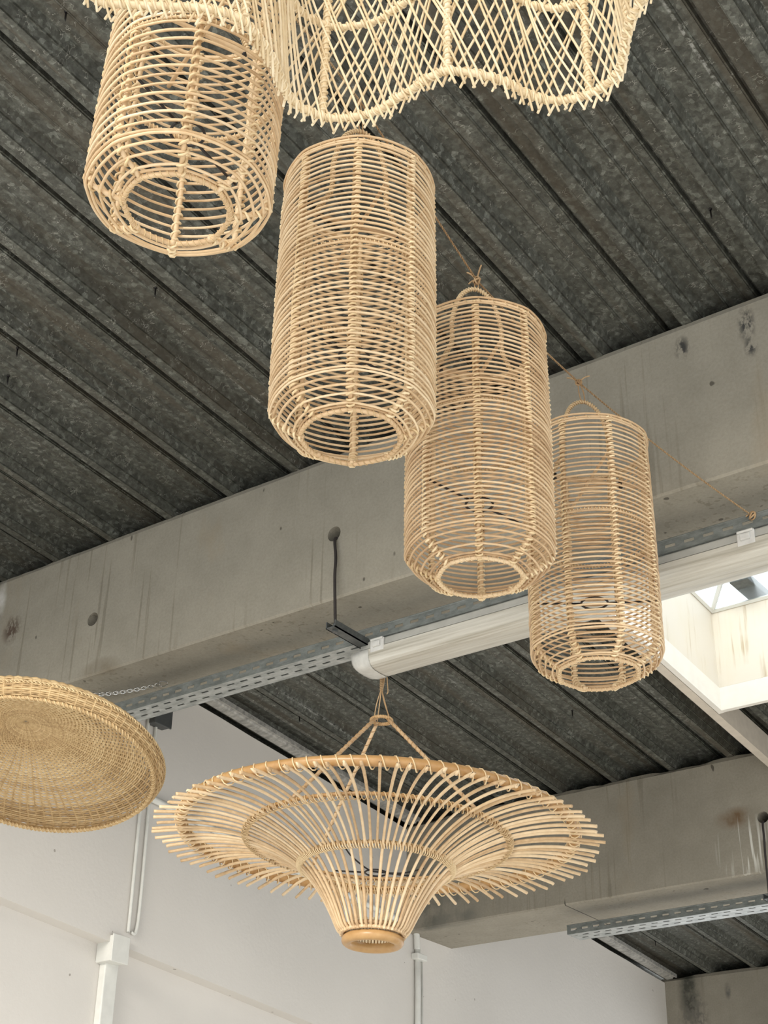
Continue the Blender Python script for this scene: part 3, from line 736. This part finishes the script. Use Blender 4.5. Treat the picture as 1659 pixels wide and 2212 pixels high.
# ------------------------------------------------------------------ wide flared shade
def flared():
    PC = at_y(816, 1797, 3.11); dep = float((PC-CAM)@CF); k = dep/FPX
    away = PC[:2]/np.linalg.norm(PC[:2]); az = math.atan2(away[1], away[0])-PI/2
    M = Matrix.Translation(Vector(PC))@Matrix.Rotation(az, 4, 'Z')@Matrix.Rotation(math.radians(1.4), 4, 'Y')@Matrix.Rotation(math.radians(-.8), 4, 'X')
    t = thing('flared_rattan_shade', 'wide trumpet-shaped rattan shade of radiating canes hanging before the white wall', 'lampshade', None, mat=M)
    # profile radius / height (metres)
    NSP = 92
    PR = np.array([(480, -22), (460, -19), (424, -15), (390, -13), (340, -15), (287, -23), (240, -39), (200, -58), (163, -82), (135, -111), (112, -143), (92, -178), (76, -211), (69, -218), (67, -224)], float)*k
    pp = smooth_path(np.stack([PR[:, 0], 0*PR[:, 0], PR[:, 1]], 1), 3)
    rng = np.random.default_rng(2)
    m = MB()
    for i in range(NSP):
        a = 2*PI*i/NSP+rng.normal(0, .006)
        ex = rng.uniform(-.010, .010)-28*k*max(0, -math.sin(a))**2
        c, s = math.cos(a), math.sin(a)
        q = pp.copy(); q[0, 0] += ex; q[1, 0] += ex*.6
        if i % 2: q = q[q[:, 0] > 156*k]                # every other cane stops at the inner ring
        w = np.interp(q[:, 0], [.08, .3, .6], [0, .0016, .003])*rng.normal(0, 1)
        P = np.stack([q[:, 0]*c-w*s, q[:, 0]*s+w*c, q[:, 2]+rng.normal(0, .0012)], 1)
        rad = np.interp(q[:, 0], [.07, .14, .25, .5], [.0038, .0041, .0034, .0043])*rng.uniform(.92, 1.08)
        m.tube(P, rad, 7, ref=(-s, c, 0), tone=rng.uniform(.05, .75))
    m.build('radial_canes', CANE, t)
    def at_r(rpx):
        r = rpx*k; return r, float(np.interp(-r, -pp[:, 0], pp[:, 2]))
    # heavy outer rim
    r, z = at_r(424)
    m = MB(); P = circ(r, z+.0165, 120); m.tube(P, .0132, 12, True, ref=(0, 0, 1), tone=.25); o = m.build('outer_rim', CANE_RIM, t)
    m = MB(); m.helix(P+np.array([0, 0, -.003]), .0155, .0018, NSP, closed=True, per=10, sides=5, ref=np.array([0, 0, 1.]), squash=1.12); m.build('rim_lashing', BIND, o)
    for nm, rp, th in (('middle_ring', 285, .0045), ('inner_ring', 163, .0038)):
        r, z = at_r(rp)
        m = MB(); m.tube(circ(r+.002, z+.0078, 96), th, 8, True, ref=(0, 0, 1)); m.tube(circ(r-.006, z+.0085, 96), th*.8, 8, True, ref=(0, 0, 1)); o = m.build(nm, CANE_DARK if rp > 200 else CANE_RIM, t)
        m = MB()
        nt_ = NSP if rp > 200 else NSP//2*2
        m.helix(circ(r, z+.003, 96), .0095, .0015, nt_, closed=True, per=10, sides=5, ref=np.array([0, 0, 1.]), squash=1.1)
        m.helix(circ(r, z+.003, 96), .0095, .0014, nt_, closed=True, per=10, sides=5, ref=np.array([0, 0, 1.]), squash=1.1, phase=PI)
        m.build('rim_lashing', BIND, o)
    # collar
    z = PR[-1][1]; m = MB(); m.tube(circ(.0655, z-.014, 64), .0135, 14, True, ref=(0, 0, 1), tone=.35); m.build('collar_ring', CANE_RIM, t)
    m = MB(); m.tube(circ(.0775, z+.004, 64), .0052, 8, True, ref=(0, 0, 1)); m.tube(circ(.0780, z+.015, 64), .0050, 8, True, ref=(0, 0, 1)); m.build('collar_hoop', CANE_HONEY, t)
    m = MB()
    for i in range(44):
        a = 2*PI*i/44; m.tube([(.059*math.cos(a), .059*math.sin(a), z-.006), (.060*math.cos(a), .060*math.sin(a), z+.03)], .0036, 5, tone=rng.uniform(.4, 1))
    m.build('collar_lining', CANE_LIGHT, t)
    # lamp holder ring, cage, black flex
    zr = at_r(163)[1]-.012
    Mi = M.inverted()
    loc = lambda p: np.array(Mi@Vector(p))
    flex = [at_d(745, 1830, dep-.02), at_d(760, 1850, dep-.02), at_d(795, 1878, dep-.02), at_d(820, 1884, dep-.01), at_d(870, 1886, dep-.01), at_d(915, 1876, dep)]
    m = MB(); m.tube(smooth_path([loc(p) for p in flex], 8), .0022, 6)
    m.tube(circ(.028, zr+.002, 28), .0024, 6, True, ref=(0, 0, 1)); m.tube([(-.028, 0, zr+.002), (-.11, -.01, zr)], .0022, 6); m.tube([(.028, 0, zr+.002), (.11, .01, zr)], .0022, 6)
    m.build('lamp_holder', BLACK, t)
    # hanging ring and three struts
    HR = at_y(824, 1556, 3.11); h = loc(HR); up = np.array([0, 0, 1.])
    m = MB(); P = circ(.027, 0, 32)+h; m.tube(P, .0048, 8, True, ref=(0, 0, 1)); o = m.build('hanging_ring', CANE_DARK, t)
    m = MB(); m.helix(P, .0050, .0008, 26, closed=True, per=6, sides=4, ref=up); m.build('rim_wrap', BIND, o)
    r, z = at_r(285)
    for a in (-44, -128, 122):
        a = math.radians(a); e = np.array([r*math.cos(a), r*math.sin(a), z+.012]); s = h+.022*np.array([math.cos(a), math.sin(a), 0])
        P = np.array([s*(1-q)+e*q for q in np.linspace(0, 1, 8)])
        m = MB(); m.tube(P, .0048, 7); o = m.build('strut', CANE_HONEY, t)
        m = MB(); m.helix(P, .0056, .0010, 22, per=6, sides=4); m.build('strut_wrap', CANE_DARK, o)
    # suspension strings
    K = at_y(824, 1488, 3.112); Tt = np.array([K[0]-.004, 3.088, 3.345])
    t2 = thing('suspension_string', 'pale jute strings holding the wide flared shade under the light fitting', 'string', tuple(K))
    m = MB()
    for dx, dz in ((-.020, .002), (-.011, -.003), (.022, 0), (.023, .004)):
        e = HR+np.array([dx*CR[0], dx*CR[1], dz]); mid = (K+e)/2+np.array([RNG.normal(0, .002), 0, 0])
        m.tube(smooth_path([K-K, mid-K, e-K], 5), .0016, 5)
    for dx in (-.003, .002, .005): m.tube(smooth_path([(dx, 0, 0), (dx*1.8, 0, .05), (Tt-K)+np.array([dx, 0, 0])], 6), .0018, 5)
    m.tube(smooth_path([(.016, -.002, .06), (.018, 0, .03), (.021, 0, 0), (.022, 0, -.015), (.018, 0, -.02)], 5), .0016, 5)
    m.build('strands', JUTE, t2)
    m = MB(); m.helix(np.array([(0, 0, .035), (0, 0, -.006)]), .0035, .0022, 8, per=7, sides=5); m.build('knot', JUTE, t2)
flared()

# ------------------------------------------------------------------ woven bowl at the left edge
def bowl():
    dep = 4.05; k = dep/FPX; C0 = at_d(84, 1640, dep); v = (C0-CAM)/np.linalg.norm(C0-CAM)
    r_ = CR-(CR@v)*v; r_ /= np.linalg.norm(r_); u_ = np.cross(r_, v)
    e = math.radians(32.5); ph = math.radians(12)
    A = math.sin(e)*v+math.cos(e)*(math.cos(ph)*u_+math.sin(ph)*r_)
    X_ = np.cross(u_, A); X_ = r_-(r_@A)*A; X_ /= np.linalg.norm(X_); Y_ = np.cross(A, X_)
    M = Matrix([[X_[0], Y_[0], A[0], C0[0]], [X_[1], Y_[1], A[1], C0[1]], [X_[2], Y_[2], A[2], C0[2]], [0, 0, 0, 1]])
    t = thing('woven_bowl_shade', 'large round shallow woven seagrass shade cut by the left edge', 'lampshade', None, mat=M)
    pr = smooth_path(np.array([(.003, 0, .102), (.03, 0, .096), (.10, 0, .078), (.17, 0, .062), (.24, 0, .052), (.29, 0, .040), (.318, 0, .022), (.326, 0, .002), (.318, 0, -.016), (.306, 0, -.024)]), 12)
    pr[:, 0] *= k*268/.326; 
    d = np.r_[0, np.cumsum(np.linalg.norm(np.diff(pr, axis=0), axis=1))]
    rng = np.random.default_rng(4)
    sh = lambda z: np.array([-.055, -.015, 0])*max(0, z/.1)**1.5
    n = int(d[-1]/.0050); NST = 44; m = MB()
    for i in range(n):
        q = (i+.7)/n*d[-1]; r = np.interp(q, d, pr[:, 0]); z = np.interp(q, d, pr[:, 2])
        r2 = np.interp(q+.002, d, pr[:, 0]); z2 = np.interp(q+.002, d, pr[:, 2]); tn = np.array([r2-r, z2-z]); tn /= np.linalg.norm(tn)+1e-9
        nr, nz = -tn[1], tn[0]
        seg = NST*4; a = np.arange(seg)*2*PI/seg
        off = .0022*np.sin(a*NST+(i % 2)*PI)*min(1, r/.08)
        rr = r+off*nr+.0002*np.sin(a*5+rng.uniform(0, 6)); zz = z+off*nz+.0003*np.sin(a*3+rng.uniform(0, 6))+.0003*np.sin(a*11+rng.uniform(0, 6))
        P = np.stack([rr*np.cos(a), rr*np.sin(a), zz], 1)+sh(z)
        m.tube(P, .0030, 4, True, ref=np.stack([nr*np.cos(a), nr*np.sin(a), nz+0*a], 1), tone=rng.uniform(.05, .6))
    m.build('woven_strands', WOVEN, t)
    m = MB()
    for i in range(NST*2):
        a = 2*PI*i/(NST*2); P = np.array([(r*math.cos(a), r*math.sin(a), z) + sh(z) for r, _, z in pr[4 if i % 2 == 0 else 14:]])
        m.tube(P, .0032, 4, tone=rng.uniform(.0, .4))
    m.build('stakes', WOVEN, t)
    R = pr[-1, 0]; zr = pr[-1, 2]
    m = MB(); P = circ(R, zr-.003, 120); m.tube(P, .0042, 8, True, ref=(0, 0, 1), tone=.25); o = m.build('rim', WOVEN, t)
    m = MB()
    for ph2 in (0, PI): m.helix(P, .0050, .0018, 90, closed=True, per=8, sides=5, phase=ph2, ref=np.array([0, 0, 1.]))
    m.build('braided_edge', WOVEN, o)
    m = MB(); P = circ(pr[:, 0].max()+.003, .006, 120)
    for ph2 in (0, PI): m.helix(P, .0030, .0020, 100, closed=True, per=8, sides=5, phase=ph2, ref=np.array([0, 0, 1.]))
    m.build('outer_braid', WOVEN, t)
    # chain from the tray
    a = at_y(352, 1481, 3.0); a = np.array([a[0], 2.985, a[2]]); b = at_d(120, 1500, dep+.22)
    L = np.linalg.norm(b-a); nl = int(L/.0125); q = np.linspace(0, 1, nl)
    P = a[None]*(1-q[:, None])+b[None]*q[:, None]; P[:, 2] -= .014*4*q*(1-q)
    t2 = thing('hanging_chain', 'fine silver chain between the woven shade at the left edge and the nearest cable tray', 'chain', tuple(a))
    m = MB(); dr = (b-a)/L
    for i in range(nl-1):
        c = (P[i]+P[i+1])/2-a; side = np.cross(dr, [0, 0, 1.]); side /= np.linalg.norm(side); up = np.cross(side, dr)
        w = side if i % 2 else up
        w = w*math.cos(.6)+(up if i % 2 else -side)*math.sin(.6)
        an = np.arange(10)*2*PI/10
        m.tube(c+.0092*np.cos(an)[:, None]*dr+.0052*np.sin(an)[:, None]*w, .0018, 5, True, ref=np.cross(dr, w), tone=.3)
    m.build('links', CHROME, t2)
    m = MB(); an = np.linspace(.2, 5.2, 16); w = np.cross(dr, [0, 0, 1.]); w /= np.linalg.norm(w); up = np.cross(w, dr)
    m.tube(-dr*.012+.020*np.cos(an)[:, None]*dr+.008*np.sin(an)[:, None]*up, .0016, 6, ref=w); m.build('hook', CHROME, t2)
    ap = np.array(M@Vector((-.05, -.015, .098))); 
    m = MB(); m.tube([ap, b], .0015, 5); o = m.build('bowl_tie', JUTE); tag(o, 'thin cord joining the woven shade to its chain, behind the shade', 'string')
bowl()

# ------------------------------------------------------------------ scalloped lattice shade
def scalloped():
    RIM = [(200, -6), (228, 6), (261, 9), (309, 11), (357, 13), (420, 16), (463, 22), (516, 39), (550, 72), (579, 111), (598, 149), (613, 188), (637, 222), (675, 243), (719, 255), (767, 251), (810, 241), (849, 217), (888, 193), (925, 168), (962, 153), (1011, 156), (1060, 166), (1104, 183), (1143, 205), (1182, 215), (1221, 216), (1265, 205), (1304, 185), (1338, 151), (1350, 98), (1357, 59), (1377, 15), (1405, -30),
           (1450, -110), (1455, -220), (1400, -300), (1340, -370), (1300, -470), (1200, -540), (1090, -530), (1000, -490), (900, -480), (790, -530), (660, -560), (540, -510), (480, -420), (400, -360), (270, -340), (150, -290), (90, -200), (110, -110), (160, -45)]
    d0 = 2.06; z0 = float(at_d(975, 152, d0)[2])
    P = np.array([at_z(x, y, z0) for x, y in RIM]); c = P.mean(0)
    c[2] = z0
    t = thing('scalloped_lattice_shade', 'large scalloped rattan lattice shade with spiky cane ends, cut by the top edge', 'lampshade', tuple(c))
    Q = smooth_path(P-c, 10, True)
    d = np.r_[0, np.cumsum(np.linalg.norm(np.diff(np.vstack([Q, Q[:1]]), axis=0), axis=1))]; L = d[-1]
    Qc = np.vstack([Q, Q[:1]])
    def S(s):
        s = np.mod(s, L); return np.stack([np.interp(s, d, Qc[:, k]) for k in range(3)], -1)
    def nrm(s):
        tt = S(s+.006)-S(s-.006); tt /= np.linalg.norm(tt, axis=-1)[..., None]; return np.stack([tt[..., 1], -tt[..., 0], 0*tt[..., 0]], -1)
    # height of upper hoop
    i0 = int(np.argmin([abs(x-697)+1000*(y < 0) for x, y in RIM])); pr0 = P[i0]
    dz = solve_z(pr0[0], pr0[1], 46)-z0
    Ht = 2*dz+.01
    rng = np.random.default_rng(9)
    inset = lambda v: -.10*max(0, v)**1.0*.25
    m = MB(); pitch = .0146; n = int(L/pitch)
    for fam, sg in ((0, 1), (1, -1)):
        for i in range(n):
            s0 = i*L/n+rng.normal(0, .0012); v0 = -rng.uniform(.016, .030); sl = sg*(.36+rng.normal(0, .03))
            vs = np.r_[v0, np.linspace(0, Ht, 16)]
            s = s0+sl*vs+.004*np.sin(vs*18+rng.uniform(0, 6))*rng.uniform(.2, 1)
            off = (.004 if fam else -.004)+0*vs; off[0] = off[1]*.4
            X = S(s)+nrm(s)*off[:, None]; X[:, 2] = vs
            m.tube(X, .00185*rng.uniform(.88, 1.1), 6, tone=rng.uniform(.1, .8))
    m.build('lattice_canes', CANE_LIGHT, t)
    ss = np.linspace(0, L, 420, endpoint=False)
    for nm, z, rr in (('bottom_rim', 0.0, .0050), ('middle_rim', dz, .0044), ('top_rim', Ht, .0054)):
        X = S(ss); X[:, 2] = z; m = MB(); m.tube(X, rr, 8, True, ref=(0, 0, 1), tone=.5); o = m.build(nm, CANE_LIGHT, t)
        m = MB(); m.helix(X, rr+.0012, .0019, int(L/.011), closed=True, per=7, sides=5, ref=np.array([0, 0, 1.]), tone=.6); 
        m.helix(X, rr+.0012, .0016, int(L/.019), closed=True, per=8, sides=5, ref=np.array([0, 0, 1.]), tone=.2, phase=1)
        m.build('rim_wrap', CANE_LIGHT, o)
    # ribs
    rp = [(528, 45), (697, 250), (966, 152), (1274, 203), (1357, 59), (300, 10), (1400, -300), (1090, -530), (790, -530), (480, -420), (150, -290)]
    for x, y in rp:
        w = at_z(x, y, z0)-c; j = int(np.argmin(((Q-w)**2).sum(1))); b = Q[j].copy()
        s = d[j]; nn = nrm(np.array([s]))[0]
        X = np.array([(b[0]+nn[0]*.0, b[1]+nn[1]*.0, z) for z in np.linspace(0, Ht, 14)])
        m = MB(); m.tube(X, .0046, 7); o = m.build('rib', CANE_LIGHT, t)
        m = MB(); m.helix(X, .0050, .0022, 34, per=7, sides=5); m.build('rib_wrap', CANE_LIGHT, o)
    # spider and flex to the deck (above the frame)
    m = MB()
    for k in (0, 1, 2): 
        a = S(np.array([L*k/3+.1]))[0]; b = S(np.array([L*k/3+.1+L/2]))[0]
        m.tube([(a[0], a[1], Ht), (0, 0, Ht+.01), (b[0], b[1], Ht)], .005, 7)
    m.build('top_cross', CANE_LIGHT, t)
    m = MB(); m.tube([(0, 0, Ht), (0, 0, zp(c[1])-z0+.05)], .003, 6); o = m.build('flex', BLACK, t)
    print('scalloped z', z0, 'dz', dz, 'c', c, 'L', L, 'n', n)
scalloped()

# ------------------------------------------------------------------ light
w = bpy.data.worlds.new('sky'); SC.world = w; w.use_nodes = True; nt = w.node_tree
bg = nt.nodes['Background']; bg.inputs[0].default_value = (.95, .98, 1.0, 1)
tc = nt.nodes.new('ShaderNodeTexCoord'); sx = nt.nodes.new('ShaderNodeSeparateXYZ'); nt.links.new(tc.outputs['Generated'], sx.inputs[0])
mr = nt.nodes.new('ShaderNodeMapRange'); mr.interpolation_type = 'SMOOTHSTEP'
mr.inputs[1].default_value = .15; mr.inputs[2].default_value = .9; mr.inputs[3].default_value = 1.5; mr.inputs[4].default_value = 3.0   # overcast sky: brighter overhead
nt.links.new(sx.outputs['Z'], mr.inputs[0]); nt.links.new(mr.outputs[0], bg.inputs[1])
sd = bpy.data.lights.new('sun', 'SUN'); sd.energy = 3.0; sd.angle = math.radians(24); sd.color = (1, .94, .84)
so = bpy.data.objects.new('sun', sd); COL.objects.link(so)
dirv = Vector((-.28, 1.0, -.42)).normalized()        # light travels this way, through the open front
so.rotation_euler = dirv.to_track_quat('-Z', 'Y').to_euler()

SC.view_settings.view_transform = 'Standard'; SC.view_settings.look = 'None'
SC.view_settings.exposure = 0.0; SC.view_settings.gamma = 1
SC.view_settings.use_curve_mapping = False
